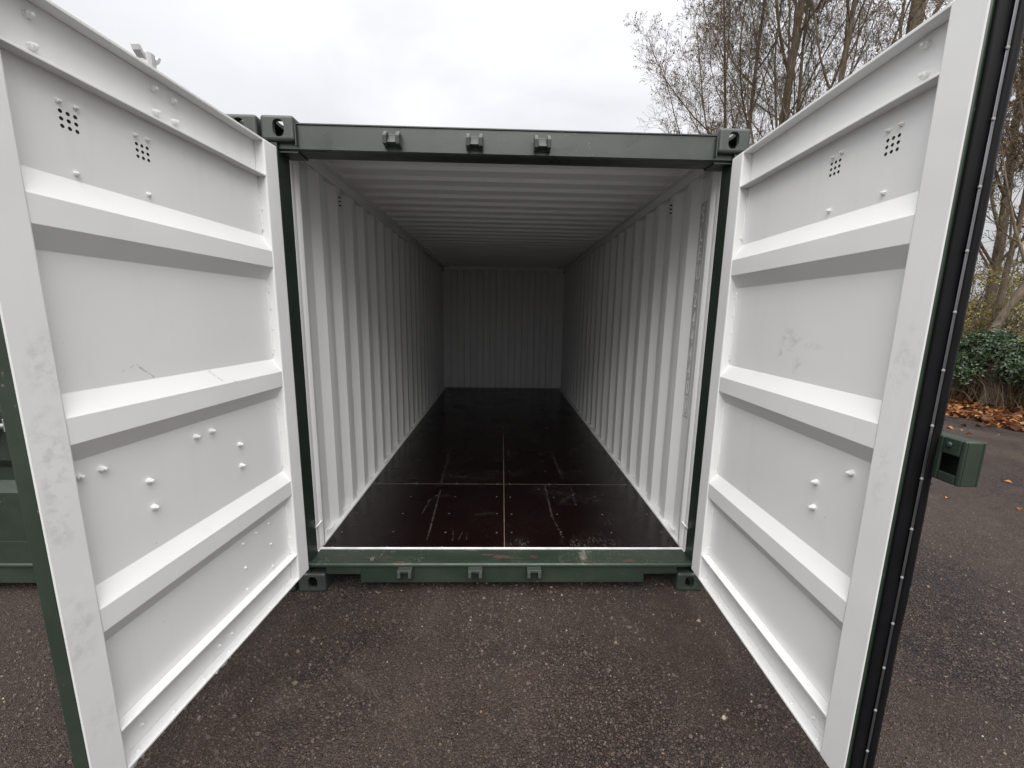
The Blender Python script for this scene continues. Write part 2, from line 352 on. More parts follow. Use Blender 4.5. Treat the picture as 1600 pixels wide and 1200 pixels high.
# loose chippings on the tarmac near the camera
st = MB(); rs = random.Random(11)
def stone(x, y, r):
    b = len(st.v); a0 = rs.random()*6.28; n = 5
    for j in range(n):
        w = a0 + 6.283*j/n; q = r*rs.uniform(.7, 1.15); st.v.append((x+math.cos(w)*q, y+math.sin(w)*q*.8, -.001))
    for j in range(n):
        w = a0 + 6.283*j/n + .3; q = r*rs.uniform(.45, .75); st.v.append((x+math.cos(w)*q, y+math.sin(w)*q*.8, r*rs.uniform(.45, .85)))
    for j in range(n): j2 = (j+1) % n; st.face((b+j, b+j2, b+n+j2, b+n+j))
    st.face(range(b+n, b+2*n))
def patch(x, y):    # 0 in dusty, 1 in coarse patches
    return .5 + .25*(math.sin(2.1*x+1.3*y+.6) + math.sin(-1.2*x+3.1*y+2.0)*.7 + math.sin(5.3*x-2.2*y)*.5) + .18*rs.uniform(-1, 1)
n = 0
while n < 42000:
    y = -1.85 + 2.9*rs.random()**1.35; x = rs.uniform(-2.7, 4.2)
    if y > .12 and -3.7 < x < 1.25: continue
    q = patch(x, y)
    if rs.random() > .18 + .9*q: continue
    n += 1
    u = rs.random()
    stone(x, y, rs.uniform(.002, .004) if u < .6 else rs.uniform(.004, .007) if u < .95 or q < .5 else rs.uniform(.007, .0125))
part('loose_chippings', st, M['stones'], None, kind='stuff', label='loose stone chippings scattered over the tarmac', category='gravel')

# ================================================================== the container
GROUP = None
def casting_mesh():
    def ov(w, h):  # rounded slot
        return [(math.copysign(abs(math.cos(a))**.75, math.cos(a))*w/2, math.copysign(abs(math.sin(a))**.75, math.sin(a))*h/2) for a in [2*math.pi*i/20 for i in range(20)]]
    a = link('tmp', MB().box(-.081, .081, 0, .178, 0, .118).mesh('tmp', [M['green_cast']]))
    b = a.modifiers.new('b', 'BEVEL'); b.width = .014; b.segments = 3
    cuts = []
    def cut(mb):
        c = link('cut', mb.mesh('cut', [M['green_cast']])); cuts.append(c)
        m = a.modifiers.new('x', 'BOOLEAN'); m.object = c; m.operation = 'DIFFERENCE'; m.solver = 'EXACT'
    cut(MB().box(-.068, .068, .024, .160, .016, .100))
    cut(MB().prism(ov(.056, .080), lambda p, t: (p[0]+.006, t, .059+p[1]), -.05, .05))
    cut(MB().prism(ov(.085, .055), lambda p, t: (t, .092+p[0], .059+p[1]), -.12, 0))
    cut(MB().prism(ov(.064, .115), lambda p, t: (p[0], .09+p[1], t), .07, .2))
    bpy.context.view_layer.update()
    dg = bpy.context.evaluated_depsgraph_get(); me = bpy.data.meshes.new_from_object(a.evaluated_get(dg)); me.name = 'corner_casting'
    for o in cuts + [a]: bpy.data.objects.remove(o)
    me.materials.clear(); me.materials.append(M['green_cast'])
    return me
CAST = casting_mesh()
LEN, HW = 6.058, 1.219

box = thing('shipping_container', 'open dark green shipping container with white interior and black floor', 'shipping container')
def add_castings(root):
    for sx in (-1, 1):
        for yy in (0, 1):
            for top in (0, 1):
                o = link('corner_casting', CAST, root)
                o.scale = (-sx if sx > 0 else 1, -1 if yy else 1, -1 if not top else 1)
                o.location = (sx*(HW-.081), LEN if yy else 0, 2.473 if top else .118)
add_castings(box)

# --- corner posts
for sx in (-1, 1):
    p = MB(); p.box(sx*1.150, sx*1.2185, .012, .128, .118, 2.473)
    part('corner_post', p, M['green'], box, .004)
    p = MB(); p.box(sx*1.150, sx*1.2185, 5.945, LEN-.012, .118, 2.473)
    part('corner_post', p, M['green'], box, .004)
    # white inner post with its rolled bead
    prof = [(.1285, 1.150), (.150, 1.150), (.168, 1.152), (.182, 1.146), (.20, 1.141), (.222, 1.146), (.236, 1.160), (.262, 1.166), (.300, 1.178), (.335, 1.206), (.350, 1.2175), (.1285, 1.2175)]
    p = MB(); p.prism(prof, lambda q, t: (sx*q[1], q[0], t), .19, 2.497)
    part('inner_post', p, M['wall_white'], box, .003)

# --- corrugated side walls
def side_profile(y0, y1, ph, per, off_in=1.176, off_out=1.212):
    pts = []; k = -1
    while True:
        s = ph + k*per; k += 1
        for (dy, x) in ((0, off_in), (.068, off_in), (.136, off_out), (.204, off_out)):
            y = s + dy
            if y > y1: return [(y0, off_out)] + [q for q in pts if q[0] > y0+.001] + [(y1, pts[-1][1])]
            pts.append((y, x))
SW = {}
for sx in (-1, 1):
    pr = side_profile(.338, 5.93, .528, .272)
    w = MB(); w.sheet(pr, [(y, x+.0035) for y, x in pr], lambda q, t: (sx*q[1], q[0], t), .165, 2.505, 0, 1, 1)
    SW[sx] = part('side_wall', w, [M['wall_white'], M['green']], box)
# --- end wall, vertical corrugation
pe = []; x = -1.15; deep = 0
for k in range(10):
    s = -1.15 + k*.2556 - .01
    for dx, y in ((0, 5.932), (.110, 5.932), (.128, 5.972), (.238, 5.972)): pe.append((s+dx, y))
pe = [(-1.213, 5.932)] + [q for q in pe if -1.14 < q[0] < 1.12] + [(1.213, 5.932)]
w = MB(); w.sheet(pe, [(a, b+.003) for a, b in pe], lambda q, t: (q[0], q[1], t), .165, 2.50, 0, 1, 1)
ew = part('end_wall', w, [M['wall_white'], M['green']], box)
p = MB(); p.box(-1.15, 1.15, 5.936, 6.03, 2.501, 2.57, 1, {'y-': 0}); part('end_rail', p, [M['wall_white'], M['green']], box)
p = MB(); p.box(-1.15, 1.15, 5.94, 6.04, .02, .164, 1); part('end_sill', p, [M['wall_white'], M['green']], box)
for sx in (-1, 1):
    p = MB(); p.box(sx*1.045, sx*1.162, 5.868, 5.9315, 2.455, 2.5545); part('corner_gusset', p, M['wall_white'], box, .004)
# --- roof, transverse corrugation
pr = []; k = 0
while True:
    s = .505 + k*.2055; k += 1
    if s > 5.8: break
    pr += [(s, 2.577), (s+.088, 2.577), (s+.106, 2.556), (s+.188, 2.556)]
pr = [(.141, 2.572), (.48, 2.572)] + pr + [(5.935, 2.577)]
w = MB(); w.sheet(pr, [(a, b+.002) for a, b in pr], lambda q, t: (t, q[0], q[1]), -1.128, 1.128, 0, 1, 0)
part('roof', w, [M['wall_white'], M['green']], box)
for sx in (-1, 1):
    w = MB(); w.box(sx*1.126, sx*1.165, .141, 5.935, 2.552, 2.579, 0, {'z+': 1}); part('roof_margin', w, [M['wall_white'], M['green']], box)
    w = MB(); w.box(sx*1.163, sx*1.218, .13, 5.93, 2.498, 2.574, 1, {'x+' if sx < 0 else 'x-': 0, 'z-': 0})
    rail = part('top_side_rail', w, [M['wall_white'], M['green']], box, .004)
    w = MB(); w.box(sx*1.147, sx*1.218, .13, 5.93, .035, .185, 1, {'x+' if sx < 0 else 'x-': 0, 'z+': 0})
    brail = part('bottom_side_rail', w, [M['wall_white'], M['green']], box, .003)
    # lashing rings, top and bottom, each a bent bar of its own
    def ring(y, z, x, drop, par):
        t = MB(); n = 9; pts = []
        for i in range(n):
            a = math.pi*i/(n-1); pts.append((sx*(x - .026*math.sin(a)), y + .030*math.cos(a)*(1 if drop else 1), z + drop*.030*math.sin(a)))
        t.tube(pts, .0055, 7); o = part('lashing_ring', t, M['wall_white'], par, smooth=True)
    for i in range(5):
        ring(.345 + i*1.30, .200 if i else .215, 1.172 if i else 1.165, 1, brail); ring(.385 + i*1.31, 2.492, 1.172, -1, rail)
    ring(.150, .345, 1.152, 1, brail)
    # end louvre: three dark slots in a welded cover
    v = MB(); y = .834; v.box(sx*1.171, sx*1.1765, y-.031, y+.031, 2.345, 2.455)
    part('wall_vent', v, M['wall_white'], SW[sx], .002)
    v = MB()
    for i in range(3): v.prism([(y-.022, 2.372+i*.026), (y+.022, 2.384+i*.026), (y+.022, 2.393+i*.026), (y-.022, 2.381+i*.026)], lambda q, t: (sx*t, q[0], q[1]), 1.1695, 1.1712)
    part('vent_slot', v, M['hole'], SW[sx])
    # scallop plates where the corrugations meet the bottom rail
    v = MB()
    for k in range(-1, 19):
        y = .528 + k*.272 + .102
        if y > .45: v.prism([(y-.02, 1.1775), (y+.15, 1.1775), (y+.10, 1.211), (y+.03, 1.211)], lambda q, t: (sx*q[1], q[0], t), .184, .190)
    part('scallop_plates', v, M['wall_white'], SW[sx], kind='stuff')

# --- container number stencilled on the right wall
def letters(parent):
    mats = [M['letter']]
    sp = [('S', 2.235), ('L', 2.118), ('E', 2.005), ('U', 1.888), ('2', 1.715), ('4', 1.598), ('4', 1.485), ('4', 1.372), ('4', 1.262), ('0', 1.150), ('1', 1.020)]
    fd = {}
    for ch, z in sp:
        if ch not in fd:
            cu = bpy.data.curves.new('glyph', 'FONT'); cu.body = ch; cu.size = .128; cu.align_x = 'CENTER'; cu.extrude = .0006; cu.offset = .0006
            o = link('glyph', cu); bpy.context.view_layer.update()
            me = bpy.data.meshes.new_from_object(o.evaluated_get(bpy.context.evaluated_depsgraph_get())); bpy.data.objects.remove(o)
            me.materials.clear(); me.materials.append(M['letter'])
            if ch == '1':
                pass
            fd[ch] = me
        o = link('letter', fd[ch], parent)
        o.matrix_local = Matrix(((0, 0, -1, 1.2098), (-.60, 0, 0, .420), (0, 1, 0, z), (0, 0, 0, 1)))
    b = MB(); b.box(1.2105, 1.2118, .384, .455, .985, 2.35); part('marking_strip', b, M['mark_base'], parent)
    b = MB(); z0, z1, y0, y1 = 1.0, 1.128, .394, .447
    for q in ((y0, y1, z0, z0+.006), (y0, y1, z1-.006, z1), (y0, y0+.004, z0+.006, z1-.006), (y1-.004, y1, z0+.006, z1-.006)): b.box(1.2092, 1.2104, *q)
    part('number_frame', b, M['letter'], parent)
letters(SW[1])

# --- door header and sill with cam keepers
w = MB(); w.box(-1.056, 1.056, .022, .139, 2.444, 2.556); w.box(-1.056, 1.056, .016, .145, 2.5565, 2.562)
w.box(-1.150, -1.056, .030, .139, 2.43, 2.472); w.box(1.056, 1.150, .030, .139, 2.43, 2.472)
w.prism([(.018, 2.444), (.030, 2.436), (.128, 2.436), (.128, 2.4435), (.018, 2.4435)], lambda q, t: (t, q[0], q[1]), -1.149, 1.149)
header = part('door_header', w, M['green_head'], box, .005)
for sx in (-1, 1):                                              # thin weld plates beside the castings
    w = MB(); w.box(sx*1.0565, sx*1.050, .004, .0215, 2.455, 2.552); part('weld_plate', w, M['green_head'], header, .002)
def keeper(x, z, up, par, yf):
    """cast cam keeper: base, web and two hooked prongs"""
    k = MB(); s = 1 if up else -1; f = yf
    k.box(-.043, .043, f-.006, f, -.030, .034); k.prism([(f-.0058, s*.026), (f-.046, s*-.018), (f-.0058, s*-.022)], lambda p, t: (t, p[0], p[1]), -.0225, .0225)
    if not up: k.box(-.0425, .0425, f-.047, f-.0062, .020, .0335)
    for q in (-1, 1):
        k.prism([(q*.040, 0), (q*.022, 0), (q*.018, 1), (q*.034, 1)] if False else [(f-.0055, s*-.030), (f-.048, s*-.026), (f-.054, s*.012), (f-.040, s*.024), (f-.030, s*.038), (f-.0055, s*.032)], lambda p, t: (t, p[0], p[1]), q*.022, q*.041)
    o = part('cam_keeper', k, M['green_cast'], par, .003); o.location = (x, 0, z); return o
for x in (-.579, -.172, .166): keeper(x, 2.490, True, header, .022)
w = MB()
w.box(-.844, .844, .006, .10, .058, .168); w.box(-1.05, -.844, .006, .09, .119, .168); w.box(.844, 1.05, .006, .09, .119, .168)
w.prism([(.000, .162), (-.004, .168), (-.004, .180), (.004, .186), (.022, .188), (.030, .184), (.036, .1805), (.166, .1765), (.166, .1685), (.030, .1685)], lambda q, t: (t, q[0], q[1]), -1.149, 1.149)
for sx in (-1, 1):
    w.box(sx*.844, sx*.852, .009, .115, .052, .1185); w.box(sx*.852, sx*1.048, .009, .13, .112, .1185)
sill = part('door_sill', w, M['green_sill'], box, .003)
for x in (-.580, -.167, .181): keeper(x, .134, False, sill, .006)
w = MB(); w.box(-1.147, 1.147, .166, .176, .15, .1835); part('threshold_edge', w, M['letter'], sill, .001)
w = MB(); w.box(-1.147, 1.147, .140, .165, .02, .150); part('sill_back', w, M['green'], sill)

# --- plywood floor: sealed joints, six panels, screws
w = MB(); w.box(-1.146, 1.146, .1765, 5.931, .150, .1734); fl = part('floor', w, M['joint'], box)
edges_y = (.177, 1.166, 3.529, 5.931); cx = .006
for i in range(3):
    for a, b in ((-1.146, cx-.0025), (cx+.0025, 1.146)):
        w = MB(); y0, y1 = edges_y[i] + (.005*(i or 0) if i else 0), edges_y[i+1] - .003
        w.box(a, b, y0, y1, .1736, .1742); part('floor_panel', w, M['floor'], fl)
w = MB(); rs = random.Random(5)
rows = [.19, .372, .628, .915, 1.155, 1.18] + [1.468 + .273*i for i in range(16)]
for y in rows:
    for x in (-1.09, -.75, -.40, -.05, .055, .407, .752, 1.09):
        w.lathe([(.0065, 0), (.0065, .0009), (.004, .0012)], (x+rs.uniform(-.008, .008), y+rs.uniform(-.006, .006), .1741), (0, 0, 1), 7)
part('floor_screws', w, M['screw'], fl, kind='stuff')

# ================================================================== doors
def bolt_mesh(r, L, name):
    b = MB(); b.lathe([(r*1.1, 0), (r*1.1, r*.3), (r*.98, r*.34), (r*.95, L*.5), (r*.6, L*.56), (r*.55, L*.94), (r*.3, L)], (0, 0, 0), (0, 1, 0), 7)
    return b.mesh(name, [M['white_bolt']])
B_BIG, B_MID, B_SMALL = bolt_mesh(.0098, .021, 'bolt'), bolt_mesh(.0066, .012, 'bolt_mid'), bolt_mesh(.0058, .007, 'bolt_small')
M['rivet'] = simple('dull_rivet', (.24, .24, .235), .6, .2)
RIV = MB().lathe([(.0048, 0), (.0042, .002), (.002, .003)], (0, 0, 0), (0, 1, 0), 7).mesh('rivet', [M['rivet']])
RIVW = MB().lathe([(.0062, 0), (.0055, .003), (.003, .0045)], (0, 0, 0), (0, 1, 0), 7).mesh('rivet_white', [M['white_bolt']])
ZB, ZT = .165, 2.437
def make_door(root, sg, W, hinge, ang, hand, pm, sm, outside_lock, detail=True):
    """door in its own axes: x from hinge to free edge, y towards the inside (times sg), z up. Returns the door (its corrugated panel)."""
    S0, S1 = .100, W-.097
    Y = lambda o: o*sg
    prof = [(-.042, .323)]
    for b0, f0, f1, b1 in ((.615, .676, .752, .808), (1.207, 1.268, 1.344, 1.407), (1.796, 1.857, 1.932, 2.004)):
        prof += [(-.042, b0), (-.003, f0), (-.003, f1), (-.042, b1)]
    prof += [(-.042, 2.274)]
    w = MB(); w.sheet(prof, [(o-.003, z) for o, z in prof], lambda q, t: (t, Y(q[0]), q[1]), S0-.002, S1+.002, 0, 1, 1)
    d = link('door', w.mesh('door_panel', [pm, M['green']]), root); bevel(d, .020, 4, 20)
    d.location = (hinge[0], hinge[1], 0); d.rotation_euler = (0, 0, ang)
    inn = 'y+' if sg > 0 else 'y-'; out = 'y-' if sg > 0 else 'y+'
    w = MB(); w.box(0, S0, Y(-.052), 0, ZB, ZT, 0, {out: 1}); part('hinge_stile', w, [sm, M['green']], d, .006)
    w = MB(); w.box(S1, W, Y(-.052), 0, ZB, ZT, 0, {out: 1, 'x+': 1}); part('free_stile', w, [sm, M['green']], d, .005)
    w = MB(); w.box(S0, S1, Y(-.052), Y(-.047), 2.279, 2.4255, 0, {out: 1}); w.box(S0, S1, Y(-.052), Y(-.002), 2.426, 2.436, 0, {out: 1, 'z+': 1}); w.box(S0, S1, Y(-.052), Y(-.001), 2.2705, 2.2785, 0, {out: 1})
    part('top_rail', w, [M['white'], M['green']], d, .0015)
    w = MB(); w.box(S0, S1, Y(-.052), Y(-.047), .1755, .314, 0, {out: 1}); w.box(S0, S1, Y(-.052), Y(-.002), .166, .175, 0, {out: 1, 'z-': 1}); w.box(S0, S1, Y(-.052), Y(-.001), .3145, .3225, 0, {out: 1})
    part('bottom_rail', w, [M['white'], M['green']], d, .0015)
    # --- outside: hinges, locking bars
    for z in (.33, .92, 1.62, 2.22):
        h = MB(); h.box(-.02, .075, Y(-.058), Y(-.0525), z-.04, z+.04); h.tube([(-.024, Y(-.050), z-.05), (-.024, Y(-.050), z+.05)], .014, 10)
        part('hinge', h, M['green'], d)
    for sx_ in hand:
        b = MB(); b.tube([(sx_, Y(-.085), .10), (sx_, Y(-.085), 2.50)], .017, 12); bar = part('locking_bar', b, M['galv'], d, smooth=True)
        for z, s in ((2.505, 1), (.095, -1)):
            k = MB(); k.tube([(sx_, Y(-.085), z-s*.075), (sx_, Y(-.085), z+s*.012)], .023, 12)
            for q in (-1, 1):
                k.prism([(-.010, -.012), (.026, -.016), (.052, .012), (.060, .034), (.047, .036), (.032, .014), (-.006, .012)], lambda p, t: (sx_ + p[0]*q*.72, Y(-.085) + t, z - s*.006 + s*p[1]*.72), -.014, .014)
            part('locking_cam', k, M['cam'], d, .002)
        for z in (.245, 1.16, 2.35):
            k = MB(); k.box(sx_-.055, sx_+.055, Y(-.060), Y(-.0525), z-.045, z+.045); k.tube([(sx_, Y(-.085), z-.03), (sx_, Y(-.085), z+.03)], .026, 10); part('bar_guide', k, M['galv'], d, .002)
        z = 1.03
        k = MB(); k.tube([(sx_, Y(-.105), z), (sx_-.14, Y(-.115), z-.015), (sx_-.33, Y(-.112), z-.06)], [.016, .013, .011], 8); k.box(sx_-.03, sx_+.03, Y(-.125), Y(-.07), z-.035, z+.035); k.box(sx_-.215, sx_-.15, Y(-.122), Y(-.053), z-.075, z+.05)
        part('bar_handle', k, M['galv'], d, .003)
    return d, Y, S0, S1
def bolts(d, Y, lst, me, off, name='bolt'):
    for i, (s, z) in enumerate(lst):
        o = link(name, me, d); o.location = (s, Y(off), z)
        if Y(1) < 0: o.rotation_euler = (RAD(180), .5*i, 0)
        else: o.rotation_euler = (0, .7*i, 0)
def vents(d, Y, spots):
    for (s, z) in spots:
        v = MB()
        for i in (-1, 0, 1):
            for j in (-1, 0, 1): v.lathe([(.0052, 0), (.0052, .0010)], (s+i*.0185, Y(-.0425), z+j*.019), (0, Y(1), 0), 10)
        part('vent_holes', v, M['hole'], d)

dl, Y, S0, S1 = make_door(box, 1, 1.15, (-1.134, -.021), -math.pi/2 - RAD(4.72), (.57, .985), M['panel_left'], M['stile_left'], False)
bolts(dl, Y, [(.949, 2.389), (.951, 2.315), (.605, 2.390), (.534, 2.386), (.606, 2.316), (.533, 2.317)], B_BIG, -.047)
bolts(dl, Y, [(.956, .226), (.540, .217), (.610, .219)], B_MID, -.047)
bolts(dl, Y, [(.608, 1.156), (.532, 1.157), (.386, 1.051), (.387, .951), (.955, 1.16), (.816, 1.061), (.811, .961), (1.019, 1.16)], B_BIG, -.042)
bolts(dl, Y, [(.895, 2.025), (.676, 2.03), (.913, 2.205), (.871, 2.207), (.699, 2.206), (.656, 2.209)], B_MID, -.042)
bolts(dl, Y, [(.338, .588), (.244, .585), (.425, .583), (.243, .472), (.425, .463), (.244, .350), (.428, .354)], B_SMALL, -.042)
vents(dl, Y, ((.892, 2.162), (.677, 2.162)))
def rail_rivets(d, Y, ss):
    for s in ss:
        o = link('rivet', RIVW, d); o.location = (s, Y(-.022), .1755); o.rotation_euler = (RAD(90), 0, 0)
rail_rivets(dl, Y, [.185+.136*i for i in range(7)])
def weld_spots(d, Y, S0, seed):
    r = random.Random(seed); w = MB()
    for z in (2.40, 2.20, 2.14, 2.05, 1.75, 1.66, 1.56, 1.47, 1.14, 1.02, .93, .55, .44, .36):
        w.lathe([(.005, 0), (.0045, .002), (.002, .0035)], (S0+.0005, Y(-.034+r.uniform(-.004, .004)), z+r.uniform(-.02, .02)), (1, 0, 0), 6)
    part('weld_spots', w, M['white_bolt'], d, kind='stuff')
    for s_, zz in ((S0, (.324, 2.27)), (S1, (.324, 2.27))):
        n = 150; side = 1 if s_ == S0 else -1
        pts = [(s_ + side*(.001 + r.uniform(0, .0012)), Y(-.040 + r.uniform(-.001, .001)), zz[0] + (zz[1]-zz[0])*i/n) for i in range(n+1)]
        pts = [q for q in pts if not any(a < q[2] < b for a, b in ((.60, .82), (1.19, 1.42), (1.78, 2.02)))]
        run = [pts[0]]
        w = MB()
        for a, b in zip(pts, pts[1:]):
            if b[2]-a[2] > .03:
                w.tube(run, [r.uniform(.0022, .0042) for _ in run], 6); run = []
            run.append(b)
        w.tube(run, [r.uniform(.0022, .0042) for _ in run], 6); part('weld_bead', w, M['white_bolt'], d, smooth=True, kind='stuff')
weld_spots(dl, Y, S0, 3)

dr, Y, S0, S1 = make_door(box, -1, 1.125, (1.122, -.02), -math.pi/2 - RAD(1.87), (.965,), M['panel_right'], M['stile_right'], True)
bolts(dr, Y, [(.932, 2.397), (.942, 2.316)], B_BIG, -.047)
bolts(dr, Y, [(.933, .205)], B_MID, -.047)
bolts(dr, Y, [(.925, 1.15), (.785, 1.058), (.791, .962)], B_BIG, -.042)
bolts(dr, Y, [(.874, 2.031), (.658, 2.032), (.643, 2.214), (.682, 2.216), (.898, 2.212), (.857, 2.212)], B_MID, -.042)
vents(dr, Y, ((.656, 2.175), (.876, 2.165)))
rail_rivets(dr, Y, [.177+.135*i for i in range(7)])
weld_spots(dr, Y, S0, 8)
# gasket down the free edge of the right door: two lips, a bright retaining strip, rivets
W = 1.125
def sweep(poly, z0, z1, n, jit, seed):
    r = random.Random(seed); k = MB(); m = len(poly); ph = r.random()*6
    for i in range(n+1):
        z = z0 + (z1-z0)*i/n; a = jit*(math.sin(z*9+ph) + .7*math.sin(z*23+1) + r.uniform(-.6, .6)); b = jit*(math.sin(z*13+2*ph) + r.uniform(-.5, .5))
        for x, y in poly: q = min(1, max(0, (x-W)/.01)); k.v.append((x + a*q, Y(y + b*q), z))
    for i in range(n):
        for c in range(m): d = (c+1) % m; k.face((i*m+c, i*m+d, (i+1)*m+d, (i+1)*m+c))
    k.face(range(m-1, -1, -1)); k.face(range(n*m, (n+1)*m)); return k
k = sweep([(W+.0005, -.012), (W+.004, -.010), (W+.008, -.014), (W+.010, -.021), (W+.008, -.030), (W+.009, -.044), (W+.0005, -.046)], ZB, ZT, 70, .0007, 1)
part('gasket_inner_lip', k, M['rubber'], dr, smooth=True)
k = sweep([(W+.001, -.0525), (W+.012, -.0525), (W+.015, -.056), (W+.016, -.063), (W+.014, -.071), (W+.006, -.082), (W-.02, -.084), (W-.02, -.060)], ZB-.01, ZT+.01, 70, .0011, 2)
part('gasket_outer_lip', k, M['rubber'], dr, smooth=True)
k = MB(); k.box(W+.0105, W+.0125, Y(-.0515), Y(-.0435), ZB+.01, ZT-.01); part('retaining_strip', k, M['steel'], dr, .001)
for i in range(16):
    o = link('rivet', RIV, dr); o.location = (W+.0125, Y(-.0455), .171+.1499*i); o.rotation_euler = (0, 0, RAD(-90))
# lock box on the outside, reaching past the edge
k = MB(); a0, a1, z0, z1, o0, o1 = .99, 1.205, 1.226, 1.346, -.070, -.122
h0, h1, q0, q1 = 1.150, 1.194, 1.252, 1.302
k.box(a0, h0, Y(o0), Y(o0-.006), z0, z1); k.box(h1, a1, Y(o0), Y(o0-.006), z0, z1); k.box(h0, h1, Y(o0), Y(o0-.006), z0, q0); k.box(h0, h1, Y(o0), Y(o0-.006), q1, z1)
k.box(a0, a1, Y(o1), Y(o1+.006), z0, z1); k.box(a1-.006, a1, Y(o0-.0062), Y(o1+.0062), z0, z1); k.box(a0, a0+.006, Y(o0-.0062), Y(o1+.0062), z0, z1)
k.box(a0+.0062, a1-.0062, Y(o0-.0062), Y(o1+.0062), z1-.006, z1)
part('lock_box', k, M['green'], dr, .003)
k = MB(); k.lathe([(.009, 0), (.008, .003), (.004, .005)], (1.166, Y(-.070), 1.328), (0, Y(1), 0), 10); part('lock_box_weld', k, M['green'], dr, smooth=True)

# ================================================================== neighbour container (closed)
nb = thing('shipping_container', 'closed dark green shipping container behind the left open door', 'shipping container', (-2.455, 0, 0))
skip = ('inner_post', 'floor', 'door', 'lashing', 'roof_margin')
def copy_tree(o, parent, depth=0):
    c = o.copy(); COL.objects.link(c); c.parent = parent
    for ch in o.children:
        if ch.name.split('.')[0] in ('lashing_ring', 'letter', 'number_frame', 'wall_vent', 'vent_slot', 'scallop_plates'): continue
        copy_tree(ch, c)
    return c
for ch in list(box.children):
    if ch.name.split('.')[0] in ('inner_post', 'floor', 'door'): continue
    copy_tree(ch, nb)
n1, Y, S0, S1 = make_door(nb, 1, 1.148, (-1.146, .058), 0, (.57, .985), M['green'], M['green'], False)
n2, Y, S0, S1 = make_door(nb, -1, 1.125, (1.128, .058), math.pi, (.16, .965), M['green'], M['green'], False)
for n in (n1, n2):
    for ch in [n] + list(n.children):
        if ch.type == 'MESH' and ch.name.split('.')[0] in ('door', 'hinge_stile', 'free_stile', 'top_rail', 'bottom_rail'):
            ch.data.materials[0] = M['green']

# ================================================================== trees
def leafquad(mb, p, d, n, L, W, m=0):
    """folded leaf: two triangles-pairs along a midrib"""
    s = d.cross(n)
    if s.length < 1e-5: s = d.orthogonal()
    s.normalize(); b = len(mb.v)
    up = n*(W*.35)
    mb.v += [tuple(p), tuple(p + d*L*.5 + s*W*.5 + up), tuple(p + d*L), tuple(p + d*L*.5 - s*W*.5 + up)]
    mb.face((b, b+1, b+2), m); mb.face((b, b+2, b+3), m)
def rv(r):
    while True:
        v = Vector((r.uniform(-1, 1), r.uniform(-1, 1), r.uniform(-1, 1)))
        if .01 < v.length < 1: return v.normalized()
def tree(name, label, base, H, r0, seed, lean=(0, 0), fork=.3, spread=.5, leaves=900, dens=1.0, group='bare autumn trees behind the hedge', upw=.12):
    r = random.Random(seed); root = thing(name, label, 'tree', base, group)
    T, C, Lf = MB(), MB(), MB(); tips = []
    def grow(p, d, L, rad, lev):
        n = (12, 9, 6, 4, 3)[lev]; pts = [p.copy()]; rr = [rad]; dd = d.copy(); ds = [dd.copy()]
        wob = (.05, .10, .15, .22, .25)[lev]; upf = (.02, upw, upw*.9, upw*.6, .05)[lev]
        end = (.28, .22, .25, .35, .4)[lev]
        for i in range(n):
            dd = (dd + rv(r)*wob + Vector((0, 0, upf))).normalized(); p = p + dd*(L/n); pts.append(p.copy()); ds.append(dd.copy())
            rr.append(max(rad*(1-(1-end)*(i+1)/n), .0044))
        (T if lev < 1 else C).tube(pts, rr, (9, 6, 5, 3, 3)[lev], cap=False)
        if lev >= 3: tips.append((pts[-1], ds[-1])); tips.append((pts[len(pts)//2], ds[len(pts)//2]))
        if lev == 4: return
        cnt = (int(14*dens), int(9*dens), int(8*dens), int(7.5*dens))[lev]
        t0 = (fork, .22, .18, .15)[lev]
        az = r.random()*6.28
        for k in range(cnt):
            t = t0 + (1-t0)*(k + r.random())/cnt; t = min(t, .98); i = min(int(t*n), n-1); f = t*n - i
            q = pts[i].lerp(pts[i+1], f); dq = ds[i+1]; az += 2.4 + r.uniform(-.5, .5)
            a = dq.orthogonal().normalized(); b = dq.cross(a); side = a*math.cos(az) + b*math.sin(az)
            an = RAD(r.uniform(24, 50))*(.78 + spread*.5)
            nd = (dq*math.cos(an) + side*math.sin(an)).normalized()
            ll = L*(1-.55*t)*((.54, .50, .50, .62)[lev])*r.uniform(.7, 1.2)
            rad_q = rr[i]*(1-f) + rr[i+1]*f
            grow(q, nd, ll, min(rad_q*r.uniform(.36, .56), (.055, .022, .011, .006)[lev]), lev+1)
    grow(Vector((0, 0, -.1)), Vector((lean[0], lean[1], 1)).normalized(), H, r0, 0)
    for i in range(leaves*2):
        p, d = r.choice(tips); dn = (rv(r)*.9 + Vector((0, 0, -.7))).normalized()
        s = r.uniform(.035, .085); leafquad(Lf, p + rv(r)*.03, dn, rv(r), s, s*.75)
    part('trunk', T, M['bark'], root, smooth=True); 
    cr = link('crown', C.mesh('crown', [M['bark']], fix=False, smooth=True), root)
    if leaves: link('leaves', Lf.mesh('leaves', [M['tree_leaf']], fix=False), cr)
    return root
tree('tree', 'tall straight bare tree rising behind the right corner casting', (10.05, 13.4, .4), 18, .20, 21, (.0, .02), .30, .42, 900, 1.1, upw=.16)
tree('tree', 'leaning forked bare tree right of the straight one', (10.2, 12.2, .4), 15, .14, 34, (.06, -.05), .35, .42, 700, 1.05, upw=.16)
tree('tree', 'thin bare tree between the straight and the leaning tree', (10.7, 13.1, .4), 14, .10, 47, (.01, .03), .4, .35, 400, .9)
tree('tree', 'bushy leaf-speckled tree left of the straight tree', (10.4, 15.6, .4), 17, .13, 55, (-.04, .03), .22, .65, 3800, 1.15)
tree('tree', 'low branchy tree at the left edge of the tree group', (11.6, 18.8, .4), 17, .12, 62, (-.04, .0), .15, .75, 5500, 1.15)
